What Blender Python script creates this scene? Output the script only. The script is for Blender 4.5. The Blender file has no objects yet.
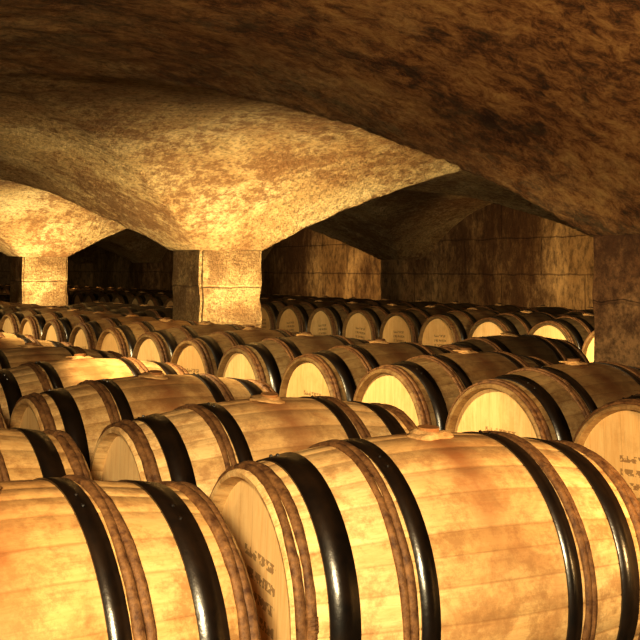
import bpy, bmesh, math, random
from mathutils import Vector, Matrix, noise
random.seed(7)
S=bpy.context.scene
S.view_settings.view_transform='Standard'
S.view_settings.look='None'
S.view_settings.exposure=0.15
S.view_settings.gamma=0.84

CAM_H=1.18
ALPHA=32.4
# ---------------------------------------------------------------- materials
def nt(name):
    m=bpy.data.materials.new(name); m.use_nodes=True
    t=m.node_tree; t.nodes.clear()
    o=t.nodes.new('ShaderNodeOutputMaterial'); b=t.nodes.new('ShaderNodeBsdfPrincipled')
    t.links.new(b.outputs[0],o.inputs[0])
    return m,t,b
def N(t,typ,**k):
    n=t.nodes.new(typ)
    for a,v in k.items(): setattr(n,a,v)
    return n
def noise_n(t,vec,scale,detail=6,rough=.6,dist=0):
    n=N(t,'ShaderNodeTexNoise'); n.inputs['Scale'].default_value=scale; n.inputs['Detail'].default_value=detail
    n.inputs['Roughness'].default_value=rough; n.inputs['Distortion'].default_value=dist
    if vec is not None: t.links.new(vec,n.inputs['Vector'])
    return n.outputs['Fac']
def ramp(t,fac,stops):
    r=N(t,'ShaderNodeValToRGB'); e=r.color_ramp.elements
    while len(e)<len(stops): e.new(.5)
    for i,(p,c) in enumerate(stops):
        e[i].position=p; e[i].color=(c[0],c[1],c[2],1) if not isinstance(c,(int,float)) else (c,c,c,1)
    t.links.new(fac,r.inputs[0]); return r.outputs[0]
def mix(t,fac,a,b,mode='MIX'):
    n=N(t,'ShaderNodeMix',data_type='RGBA',blend_type=mode)
    for s,v in ((0,fac),(6,a),(7,b)):
        if hasattr(v,'is_linked') or hasattr(v,'links'): t.links.new(v,n.inputs[s])
        else: n.inputs[s].default_value = v if isinstance(v,(int,float)) else (v[0],v[1],v[2],1)
    return n.outputs[2]
def math_n(t,op,a,b=None,c=None):
    n=N(t,'ShaderNodeMath',operation=op)
    for i,v in enumerate((a,b,c)):
        if v is None: continue
        if isinstance(v,(int,float)): n.inputs[i].default_value=v
        else: t.links.new(v,n.inputs[i])
    return n.outputs[0]
def bump(t,b,h,strength,dist):
    n=N(t,'ShaderNodeBump'); n.inputs['Strength'].default_value=strength; n.inputs['Distance'].default_value=dist
    t.links.new(h,n.inputs['Height']); t.links.new(n.outputs[0],b.inputs['Normal'])

def stone(name,cols,dark,scale=1.0,stain=(.42,.62),bs=.03,stretch=(1,1,1),darkamt=.85,blocks=None,bw=(.55,.45),fsc=16,flow=.30,patch=None):
    m,t,b=nt(name)
    tc=N(t,'ShaderNodeTexCoord'); mp=N(t,'ShaderNodeMapping'); mp.inputs['Scale'].default_value=stretch
    t.links.new(tc.outputs['Object'],mp.inputs[0]); v=mp.outputs[0]
    a=noise_n(t,v,1.3*scale,8,.65,.4)
    c=ramp(t,a,[(.38,cols[0]),(.5,cols[1]),(.62,cols[2])])
    f=noise_n(t,v,fsc*scale,6,.7)
    c=mix(t,.85,c,ramp(t,f,[(.36,flow),(.5,.85),(.58,1.0)]),'MULTIPLY')
    big=noise_n(t,v,.7*scale,3,.6,.6)
    fine=noise_n(t,v,10*scale,10,.8)
    s=math_n(t,'ADD',math_n(t,'MULTIPLY',big,bw[0]),math_n(t,'MULTIPLY',fine,bw[1]))
    sm=ramp(t,s,[(stain[0],0.0),(stain[1],1.0)])
    sm=math_n(t,'MULTIPLY',sm,darkamt)
    c=mix(t,sm,c,dark)
    h=math_n(t,'ADD',noise_n(t,v,9*scale,10,.75),math_n(t,'MULTIPLY',noise_n(t,v,34*scale,6,.7),.5))
    if patch:
        # blotchy dark red-brown colour, stronger towards the camera end of the ceiling
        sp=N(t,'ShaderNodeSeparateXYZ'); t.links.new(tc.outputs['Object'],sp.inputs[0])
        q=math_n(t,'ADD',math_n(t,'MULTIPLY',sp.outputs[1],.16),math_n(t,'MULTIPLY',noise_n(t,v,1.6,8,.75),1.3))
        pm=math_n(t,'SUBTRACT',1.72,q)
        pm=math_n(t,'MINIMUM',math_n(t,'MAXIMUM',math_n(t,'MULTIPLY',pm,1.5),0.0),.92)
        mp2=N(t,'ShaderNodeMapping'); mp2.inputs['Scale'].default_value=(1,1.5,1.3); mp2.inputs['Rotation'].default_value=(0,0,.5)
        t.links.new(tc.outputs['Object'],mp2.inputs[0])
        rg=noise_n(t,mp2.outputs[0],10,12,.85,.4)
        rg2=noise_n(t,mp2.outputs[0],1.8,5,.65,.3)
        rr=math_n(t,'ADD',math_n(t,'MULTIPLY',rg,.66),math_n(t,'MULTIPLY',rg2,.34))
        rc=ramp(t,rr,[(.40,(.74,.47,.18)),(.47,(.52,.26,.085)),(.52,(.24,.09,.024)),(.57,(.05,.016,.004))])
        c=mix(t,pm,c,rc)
        h=math_n(t,'SUBTRACT',h,math_n(t,'MULTIPLY',math_n(t,'MULTIPLY',rg,pm),1.8))
    if blocks:
        sp=N(t,'ShaderNodeSeparateXYZ'); t.links.new(tc.outputs['Object'],sp.inputs[0])
        cb=N(t,'ShaderNodeCombineXYZ')
        wob=math_n(t,'MULTIPLY',math_n(t,'SUBTRACT',noise_n(t,v,4,3,.6),.5),.06)
        t.links.new(math_n(t,'ADD',math_n(t,'ADD',sp.outputs[0],sp.outputs[1]),wob),cb.inputs[0]); t.links.new(math_n(t,'ADD',sp.outputs[2],wob),cb.inputs[1])
        br=N(t,'ShaderNodeTexBrick'); t.links.new(cb.outputs[0],br.inputs['Vector'])
        br.inputs['Scale'].default_value=1; br.inputs['Brick Width'].default_value=blocks[0]; br.inputs['Row Height'].default_value=blocks[1]
        br.inputs['Mortar Size'].default_value=.012; br.inputs['Mortar Smooth'].default_value=.6
        c=mix(t,math_n(t,'MULTIPLY',br.outputs['Fac'],.35),c,dark)
        h=math_n(t,'SUBTRACT',h,math_n(t,'MULTIPLY',br.outputs['Fac'],.5))
    t.links.new(c,b.inputs['Base Color'])
    b.inputs['Roughness'].default_value=.85
    b.inputs['Specular IOR Level'].default_value=.25
    bump(t,b,h,1.0,bs)
    return m
M_CEIL=stone('vault_limewash',[(.48,.31,.13),(.60,.43,.20),(.74,.58,.31)],(.20,.09,.028),1.0,(.48,.545),.14,darkamt=.78,bw=(.42,.58),fsc=30,flow=.32,patch=True)
M_WALL=stone('wall_plaster',[(.24,.145,.06),(.42,.28,.13),(.64,.46,.24)],(.08,.036,.014),.8,(.47,.58),.06,(1,1,.5),bw=(.6,.4),blocks=(1.7,.55))
M_PILL=stone('pillar_stone',[(.52,.34,.15),(.66,.47,.22),(.80,.60,.31)],(.24,.13,.05),3.0,(.46,.54),.16,darkamt=.75,blocks=(9,.34))
M_PILLD=stone('pillar_dark_stone',[(.20,.10,.04),(.30,.165,.075),(.38,.23,.11)],(.07,.03,.012),1.6,(.48,.58),.05,blocks=(9,.34))  # darker, browner stone colours for the pillar nearest the camera
M_FLOOR=stone('earth_floor',[(.10,.07,.04),(.16,.11,.06),(.22,.15,.09)],(.03,.02,.01),1.5,(.5,.7),.04)

def wood(name,head=False):
    m,t,b=nt(name)
    tc=N(t,'ShaderNodeTexCoord'); oi=N(t,'ShaderNodeObjectInfo')
    off=N(t,'ShaderNodeVectorMath',operation='ADD')
    cmb=N(t,'ShaderNodeCombineXYZ')
    r10=math_n(t,'MULTIPLY',oi.outputs['Random'],37.0)
    t.links.new(r10,cmb.inputs[0]);t.links.new(r10,cmb.inputs[1])
    t.links.new(tc.outputs['Object'],off.inputs[0]); t.links.new(cmb.outputs[0],off.inputs[1])
    mp=N(t,'ShaderNodeMapping'); mp.inputs['Scale'].default_value=(12,12,1.2) if head else (1.2,12,12)
    t.links.new(off.outputs[0],mp.inputs[0])
    g=noise_n(t,mp.outputs[0],5,8,.7,.6)
    sep=N(t,'ShaderNodeSeparateXYZ'); t.links.new(tc.outputs['Object'],sep.inputs[0])
    if head:
        c=ramp(t,g,[(.3,(.84,.57,.27)),(.6,(.95,.73,.40)),(.8,(.97,.80,.48))])
        k=math_n(t,'DIVIDE',sep.outputs[1],.078)
        k2=math_n(t,'ADD',k,math_n(t,'MULTIPLY',oi.outputs['Random'],.9))
        wn=N(t,'ShaderNodeTexWhiteNoise',noise_dimensions='1D'); t.links.new(math_n(t,'FLOOR',k2),wn.inputs['W'])
        c=mix(t,.2,c,ramp(t,wn.outputs[0],[(0,(.78,.68,.55)),(1,(1,1,1))]),'MULTIPLY')
        fr=math_n(t,'FRACT',k2)
        ln=math_n(t,'LESS_THAN',fr,.03)
        c=mix(t,math_n(t,'MULTIPLY',ln,.25),c,(.25,.12,.04))
        hs=noise_n(t,off.outputs[0],5,8,.75)
        c=mix(t,math_n(t,'MULTIPLY',ramp(t,hs,[(.5,0.0),(.66,1.0)]),.35),c,(.50,.28,.10))
        zz=math_n(t,'SUBTRACT',sep.outputs[2],.04)
        row=math_n(t,'FRACT',math_n(t,'DIVIDE',zz,.045))
        rows=math_n(t,'LESS_THAN',row,.5)
        m1=math_n(t,'LESS_THAN',math_n(t,'ABSOLUTE',zz),.09)
        m2=math_n(t,'LESS_THAN',math_n(t,'ABSOLUTE',math_n(t,'ADD',sep.outputs[1],.02)),.09)
        mk=noise_n(t,tc.outputs['Object'],62,2,.5)
        mk=math_n(t,'GREATER_THAN',mk,.48)
        mm=math_n(t,'MULTIPLY',math_n(t,'MULTIPLY',rows,m1),math_n(t,'MULTIPLY',m2,mk))
        c=mix(t,math_n(t,'MULTIPLY',mm,.62),c,(.14,.06,.02))
    else:
        c=ramp(t,g,[(.3,(.66,.46,.23)),(.55,(.79,.61,.34)),(.8,(.88,.73,.46))])
        ax=math_n(t,'ABSOLUTE',sep.outputs[0])
        bm=ramp(t,ax,[(.13,1.0),(.19,0.0)])
        c=mix(t,math_n(t,'MULTIPLY',bm,.5),c,(.60,.39,.175))
        st=noise_n(t,off.outputs[0],6,10,.75,.5)
        sm=math_n(t,'MULTIPLY',math_n(t,'MULTIPLY',ramp(t,st,[(.50,0.0),(.60,1.0)]),bm),.45)
        c=mix(t,sm,c,(.40,.19,.075))
        r2=math_n(t,'ADD',ax,math_n(t,'MULTIPLY',noise_n(t,off.outputs[0],14,5,.7),.12))
        db=math_n(t,'MULTIPLY',ramp(t,r2,[(.06,1.0),(.14,0.0)]),ramp(t,sep.outputs[2],[(.06,0.0),(.3,1.0)]))
        c=mix(t,math_n(t,'MULTIPLY',db,.75),c,(.28,.10,.035))
        dn=noise_n(t,off.outputs[0],13,10,.8)
        c=mix(t,math_n(t,'MULTIPLY',ramp(t,dn,[(.46,0.0),(.60,1.0)]),.7),c,(.36,.21,.095))
        gr=noise_n(t,mp.outputs[0],14,6,.7)
        c=mix(t,math_n(t,'MULTIPLY',ramp(t,gr,[(.52,0.0),(.66,1.0)]),.25),c,(.34,.18,.08))
        at=N(t,'ShaderNodeAttribute',attribute_name='tone')
        c=mix(t,.6,c,ramp(t,at.outputs['Fac'],[(0,(.74,.66,.54)),(1,(1,1,1))]),'MULTIPLY')
        seam=N(t,'ShaderNodeAttribute',attribute_name='seam')
        c=mix(t,math_n(t,'MULTIPLY',seam.outputs['Fac'],.4),c,(.22,.11,.04))
    c=mix(t,1.0,c,ramp(t,oi.outputs['Random'],[(0,(.84,.77,.66)),(1,(1,1,1))]),'MULTIPLY')
    c=mix(t,.12 if head else 1.0,c,oi.outputs['Color'],'MULTIPLY')  # heads take only a little of the painted per-row dimming
    t.links.new(c,b.inputs['Base Color'])
    b.inputs['Roughness'].default_value=.55
    b.inputs['Specular IOR Level'].default_value=.3
    bump(t,b,g,.3,.004)
    return m
M_WOOD=wood('oak_stave'); M_HEAD=wood('oak_head',True)
def simple(name,c1,c2,rough,metal,sc,bd=.002,bs=.4,spec=.5):
    m,t,b=nt(name); tc=N(t,'ShaderNodeTexCoord')
    n=noise_n(t,tc.outputs['Object'],sc,6,.7)
    t.links.new(ramp(t,n,[(.35,c1),(.65,c2)]),b.inputs['Base Color'])
    b.inputs['Roughness'].default_value=rough; b.inputs['Metallic'].default_value=metal
    b.inputs['Specular IOR Level'].default_value=spec
    bump(t,b,n,bs,bd); return m
M_IRON=simple('hoop_iron',(.003,.002,.0015),(.016,.008,.0035),.30,.0,14,.004,.4,.9)
M_REED=simple('chestnut_hoop',(.07,.028,.010),(.25,.13,.05),.6,0,40,.006,.8,.4)
M_RAIL=simple('rail_oak',(.09,.05,.02),(.2,.12,.06),.8,0,8,.01,.6)
M_CLOTH=simple('bung_cloth',(.36,.20,.08),(.62,.42,.2),.9,0,30,.01,.8,.1)

# ---------------------------------------------------------------- barrel
HL=.465; RB=.345; RH=.287
def R(s):
    q=abs(s)/HL
    return RB-(RB-RH)*(q**1.9)
def make_barrel(seed):
    rnd=random.Random(seed)
    bm=bmesh.new()
    seam_l=bm.verts.layers.float.new('seam')
    tone_l=bm.faces.layers.float.new('tone')
    NS=30
    angs=[];isseam=[]
    w=[rnd.uniform(.7,1.35) for _ in range(NS)]; tot=sum(w); a=0
    for i in range(NS):
        da=w[i]/tot*2*math.pi
        for fr,se in ((0,1),(.05,0),(.5,0),(.95,0)):
            angs.append(a+da*fr); isseam.append(se)
        a+=da
    tones=[rnd.random() for _ in range(NS)]
    def ring(s,r,groove=True):
        vs=[]
        for a,se in zip(angs,isseam):
            rr=r-(.0018 if (se and groove) else 0)
            v=bm.verts.new((s,rr*math.sin(a),rr*math.cos(a))); v[seam_l]=se
            vs.append(v)
        return vs
    def skin(a,b,mat,tn=None,smooth=False):
        for i in range(len(a)):
            j=(i+1)%len(a)
            f=bm.faces.new((a[i],a[j],b[j],b[i])); f.material_index=mat; f.smooth=smooth
            f[tone_l]=tones[(i//4)%NS] if tn is None else tn
    K=18
    ss=[-HL+2*HL*k/K for k in range(K+1)]
    rings=[ring(s,R(s)) for s in ss]
    for k in range(K): skin(rings[k],rings[k+1],0,smooth=True)
    for sg,base in ((-1,rings[0]),(1,rings[-1])):
        e1=ring(sg*(HL+.006),RH-.006,False); e2=ring(sg*(HL+.004),RH-.016,False); e3=ring(sg*(HL-.030),RH-.022,False)
        skin(base,e1,0);skin(e1,e2,0);skin(e2,e3,0)
        hd=ring(sg*(HL-.030),RH-.024,False)
        f=bm.faces.new(hd); f.material_index=1; f[tone_l]=1
        skin(e3,hd,1,1)
    def circ(s,r,M=72):
        return [bm.verts.new((s,r*math.sin(2*math.pi*i/M),r*math.cos(2*math.pi*i/M))) for i in range(M)]
    for sg in (-1,1):
        for s0,s1 in ((.335,.397),(.164,.205)):
            c=[circ(sg*s0,R(s0)-.002),circ(sg*s0,R(s0)+.004),circ(sg*s1,R(s1)+.004),circ(sg*s1,R(s1)-.002)]
            for i in range(3): skin(c[i],c[i+1],2,0,i==1)
        for s0 in (.366,.185):
            ra=rnd.uniform(-.6,.6)
            for dd in (-.02,.02):
                r=R(s0)+.004; aa=ra+dd/r
                bmesh.ops.create_icosphere(bm,subdivisions=1,radius=.005,matrix=Matrix.Translation((sg*s0,r*math.sin(aa),r*math.cos(aa))))
    for f in bm.faces:
        if len(f.verts)==3: f.material_index=2
    for sg in (-1,1):
        for s0,rr in ((.452,.010),(.432,.0105),(.222,.009),(.239,.0085)):
            M=84; prof=8; rows=[]
            ph=rnd.uniform(0,6)
            for i in range(M):
                a=2*math.pi*i/M
                rad=rr*(1+.10*math.sin(5*a+ph)+.06*rnd.uniform(-1,1))
                ds=.0025*math.sin(3*a+ph)+.0008*rnd.uniform(-1,1)
                rc=R(s0)+rr*.3
                col=[]
                for j in range(prof):
                    b=2*math.pi*j/prof
                    x=sg*s0+ds+rad*math.cos(b)*1.15; q=rc+rad*math.sin(b)*.75
                    col.append(bm.verts.new((x,q*math.sin(a),q*math.cos(a))))
                rows.append(col)
            for i in range(M):
                A=rows[i];B=rows[(i+1)%M]
                for j in range(prof):
                    k=(j+1)%prof
                    f=bm.faces.new((A[j],A[k],B[k],B[j])); f.material_index=3; f.smooth=True
            a0=rnd.uniform(-2.8,2.8)
            for q in range(4):
                a=a0+q*.026; rc=R(s0)+rr*.3
                r=bmesh.ops.create_cone(bm,segments=10,radius1=rr*1.15,radius2=rr*1.15,depth=.005,cap_ends=True,
                    matrix=Matrix.Translation((sg*s0,rc*math.sin(a),rc*math.cos(a)))@Matrix.Rotation(-a,4,'X')@Matrix.Rotation(math.pi/2,4,'X'))
                for v in r['verts']:
                    for f in v.link_faces: f.material_index=3
    r=bmesh.ops.create_cone(bm,segments=20,radius1=.024,radius2=.027,depth=.026,cap_ends=True,matrix=Matrix.Translation((0,0,RB+.008)))
    for v in r['verts']:
        for f in v.link_faces: f.material_index=0
    r=bmesh.ops.create_icosphere(bm,subdivisions=3,radius=.042,matrix=Matrix.Translation((0,0,RB)))
    for v in r['verts']:
        p=v.co-Vector((0,0,RB)); nz=noise.noise(p*32+Vector((seed*3,0,0)))
        p*=1+.6*nz; p.z*=.28; p.x*=1.3; v.co=p+Vector((0,0,RB+.003))
        for f in v.link_faces: f.material_index=4; f.smooth=True
    bmesh.ops.recalc_face_normals(bm,faces=bm.faces)
    me=bpy.data.meshes.new('wine_barrel_mesh'); bm.to_mesh(me); bm.free()
    for m in (M_WOOD,M_HEAD,M_IRON,M_REED,M_CLOTH): me.materials.append(m)
    return me
MESH=[make_barrel(i) for i in range(4)]
def add(name,me,loc=(0,0,0),rot=(0,0,0)):
    o=bpy.data.objects.new(name,me); o.location=loc; o.rotation_euler=rot; S.collection.objects.link(o); return o
RAIL_T=.105
ZC=RAIL_T+R(.27)+.006
def barrel(headx,t,yaw=0,tilt=0,age_shade=1.0):
    y=math.radians(yaw); ti=math.radians(tilt)
    cx=headx+HL*math.cos(y); cy=t+HL*math.sin(y)
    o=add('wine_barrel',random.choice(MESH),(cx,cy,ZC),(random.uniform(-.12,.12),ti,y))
    o.color=(age_shade,age_shade*.95,age_shade*.88,1)  # wood age, and mostly the weaker light on rear rows, put into body colour
    return o
j=lambda a: random.uniform(-a,a)
PIL=(3.80,.62)
TSC=[2.86,7.94,13.40,19.0,24.6]
TEND=27.5
T0=1.92; P1=.80
k=0
while T0+P1*k<TEND-3:
    t=T0+P1*k
    barrel(.90-2*HL-.01+(j(.01) if k else 0),t-.03,0,0)
    if k==0: barrel(1.04,t+.04,-7,1.2)
    elif k==1: barrel(1.04,t+.0,-3,.5)
    else: barrel(1.03+j(.02),t,j(1.5),0,random.uniform(.8,1))
    k+=1
T2=3.70-.71*4; P2=.71
k=0
def near_pillar(t):
    for c in TSC:
        front={2.86:.40,7.94:2.9}.get(c,1.5)
        if c-front<t<c+PIL[1]+.36: return True
    return False
while T2+P2*k<TEND:
    t=T2+P2*k
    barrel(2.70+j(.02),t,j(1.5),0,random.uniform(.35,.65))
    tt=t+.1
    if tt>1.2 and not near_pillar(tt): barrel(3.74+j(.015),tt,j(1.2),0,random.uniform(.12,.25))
    k+=1
D4=6.15
k=0
while 4.0+P2*k<TEND:
    t=4.0+P2*k
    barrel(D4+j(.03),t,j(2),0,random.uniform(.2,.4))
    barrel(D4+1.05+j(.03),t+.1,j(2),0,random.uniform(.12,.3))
    k+=1
def box(bm,x0,x1,y0,y1,z0,z1):
    return bmesh.ops.create_cube(bm,size=1,matrix=Matrix.Translation(((x0+x1)/2,(y0+y1)/2,(z0+z1)/2))@Matrix.Diagonal((x1-x0,y1-y0,z1-z0,1)))
RAILS=[]
def rails(cx,spans):
    bm=bmesh.new()
    for y0,y1 in spans:
        for s in (-.27,.27):
            box(bm,cx+s-.05,cx+s+.05,y0,y1,0,RAIL_T)
    bmesh.ops.bevel(bm,geom=list(bm.edges),offset=.008,segments=1,affect='EDGES')
    me=bpy.data.meshes.new('rail'); bm.to_mesh(me); bm.free(); me.materials.append(M_RAIL)
    RAILS.append(add('barrel_rail',me))
rails(.43,[(1.5,TEND-3)]); rails(1.5,[(1.5,TEND-3)])
rails(2.70+HL,[(.5,TEND+.4)])
sp=[];a=1.0
for c in TSC: sp.append((a,c-.04)); a=c+PIL[1]+.04
sp.append((a,TEND+.4))
rails(3.74+HL,sp)
rails(D4+HL,[(3.6,TEND+.4)]); rails(D4+1.05+HL,[(3.6,TEND+.4)])

# ---------------------------------------------------------------- vault
SPR=CAM_H+.16; RISE=.92
DS=[(-1.8,-1.16),(PIL[0],PIL[0]+PIL[1]),(10.1,10.9)]
TS=[(-2.6,-1.98)]+[(c,c+PIL[1]) for c in TSC]+[(29.8,30.4)]
def prof(x,strips,rise):
    for a,b in zip(strips[:-1],strips[1:]):
        if a[1]<x<b[0]:
            q=abs((x-(a[1]+b[0])/2)/((b[0]-a[1])/2))
            return rise*(1-q**2.15)
    return 0.0
def height(x,y):
    a=prof(x,DS,RISE); b=prof(y,TS,RISE)
    k=.004; d=a-b
    m=.5*(a+b+math.sqrt(d*d+k*k))-.5*k
    p=Vector((x,y,0))
    nz=noise.fractal(p*1.3,1.0,2.0,4)*.012+noise.noise(p*.5)*.02+noise.fractal(p*5,1.0,2.0,3)*.014
    nz*=min(1,m*4+.1)
    return SPR+m+nz
X0,X1,Y0,Y1=-1.8,10.8,-2.4,30.0; st=.045
nx=int((X1-X0)/st);ny=int((Y1-Y0)/st)
vs=[];fs=[]
for i in range(nx+1):
    for q in range(ny+1):
        x=X0+(X1-X0)*i/nx;y=Y0+(Y1-Y0)*q/ny
        vs.append((x,y,height(x,y)))
for i in range(nx):
    for q in range(ny):
        a=i*(ny+1)+q; fs.append((a,a+1,a+ny+2,a+ny+1))
me=bpy.data.meshes.new('ceiling'); me.from_pydata(vs,[],fs); me.materials.append(M_CEIL)
for p in me.polygons:p.use_smooth=True
add('ceiling',me)
def boxobj(name,x0,x1,y0,y1,z0,z1,mat,cuts=0,amp=0):
    bm=bmesh.new(); box(bm,x0,x1,y0,y1,z0,z1)
    if cuts:
        bmesh.ops.bevel(bm,geom=list(bm.edges),offset=.025,segments=2,affect='EDGES')
        bmesh.ops.subdivide_edges(bm,edges=[e for e in bm.edges if e.calc_length()>.2],cuts=cuts,use_grid_fill=True)
        for v in bm.verts:
            p=v.co.copy(); v.co+=Vector((noise.noise(p*5),noise.noise(p*5+Vector((9,0,0))),0))*amp
    me=bpy.data.meshes.new(name); bm.to_mesh(me); bm.free(); me.materials.append(mat)
    return add(name,me)
fl=boxobj('floor',-2.2,11.0,-2.8,30.6,-.1,0,M_FLOOR)
for r in RAILS: r.parent=fl
boxobj('wall_back',10.6,11.0,-2.8,30.4,0,2.7,M_WALL)
boxobj('wall_left',-2.2,-1.8,-2.8,30.4,0,2.7,M_WALL)
boxobj('wall_far',-1.8,10.6,29.8,30.2,0,2.7,M_WALL)
boxobj('wall_near',-1.8,10.6,-2.8,-2.4,0,2.7,M_WALL)
for a in TSC:
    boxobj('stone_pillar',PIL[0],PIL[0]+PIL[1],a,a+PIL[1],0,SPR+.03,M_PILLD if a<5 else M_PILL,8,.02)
    boxobj('wall_pilaster',10.12,10.65,a,a+PIL[1],0,SPR+.03,M_WALL,6,.015)

# ---------------------------------------------------------------- lights
W=(1.0,.64,.27)
WY=(1.0,.77,.41)
WK=(1.0,.80,.47)
def area(name,loc,target,size,power,col=W):
    l=bpy.data.lights.new(name,'AREA'); l.size=size; l.energy=power; l.color=col
    o=bpy.data.objects.new(name,l); o.location=loc
    o.rotation_euler=(Vector(target)-Vector(loc)).to_track_quat('-Z','Y').to_euler(); S.collection.objects.link(o)
def point(name,loc,power,r=.06,col=W):
    l=bpy.data.lights.new(name,'POINT'); l.energy=power; l.shadow_soft_size=r; l.color=col
    o=bpy.data.objects.new(name,l); o.location=loc; S.collection.objects.link(o)
def spot(name,loc,target,power,ang,r=.08,col=W,blend=.6):
    l=bpy.data.lights.new(name,'SPOT'); l.energy=power; l.shadow_soft_size=r; l.color=col; l.spot_size=math.radians(ang); l.spot_blend=blend
    o=bpy.data.objects.new(name,l); o.location=loc
    o.rotation_euler=(Vector(target)-Vector(loc)).to_track_quat('-Z','Y').to_euler(); S.collection.objects.link(o)
area('lamp_key',(-.5,-.3,1.62),(2.2,3.4,.5),.28,190,WK)
spot('fill_row_heads',(1.0,4.0,1.5),(2.75,4.0,.55),260,80,.06,WY)  # added fill without a fixture, brightens the barrel heads across the aisle
spot('fill_row_heads_mid',(1.0,6.3,1.5),(2.75,6.3,.55),200,80,.06,WY)  # another added fill for the heads deeper along that row
spot('fill_row_heads_far',(1.0,9.0,1.5),(2.75,9.0,.55),200,90,.06,WY)  # added fill again, for the far heads of the row
spot('uplight_pillar_mid',(3.85,6.95,.5),(4.0,7.55,1.75),470,150,.08,WY,.8)
spot('uplight_pillar_far',(3.85,12.45,.5),(4.0,13.05,1.75),420,150,.08,WY,.8)
spot('fill_vault_near',(2.2,.6,.75),(2.9,2.6,2.1),150,140,.1,W)  # added upward fill to bring up the near ceiling, no real fitting
spot('fill_wall_right',(8.5,10.0,.75),(10.6,10.4,1.05),130,120,.1,W)  # added spot, lifts the right part of the back wall
spot('fill_wall_left',(8.5,15.3,.75),(10.6,15.8,.95),170,110,.1,W)  # added spot, brightens the wall further left
spot('fill_aisle_far',(5.2,19.0,1.0),(6.5,24.0,.7),250,150,.1,W)  # added light, a bit of ambience for the far left end
spot('fill_aisle_back',(5.1,5.2,.8),(6.3,7.2,.45),130,130,.1,WY)  # added low light in the rear aisle to show the heads behind it
w=bpy.data.worlds.new('dim'); S.world=w; w.use_nodes=True
w.node_tree.nodes['Background'].inputs[0].default_value=(.3,.18,.07,1); w.node_tree.nodes['Background'].inputs[1].default_value=.02

# ---------------------------------------------------------------- camera
c=bpy.data.cameras.new('camera'); c.lens=56.25; c.sensor_width=36; c.shift_y=-51/640; c.clip_start=.05
o=bpy.data.objects.new('camera',c); o.location=(0,0,CAM_H); o.rotation_euler=(math.pi/2,0,-math.radians(ALPHA)); S.collection.objects.link(o)
S.camera=o
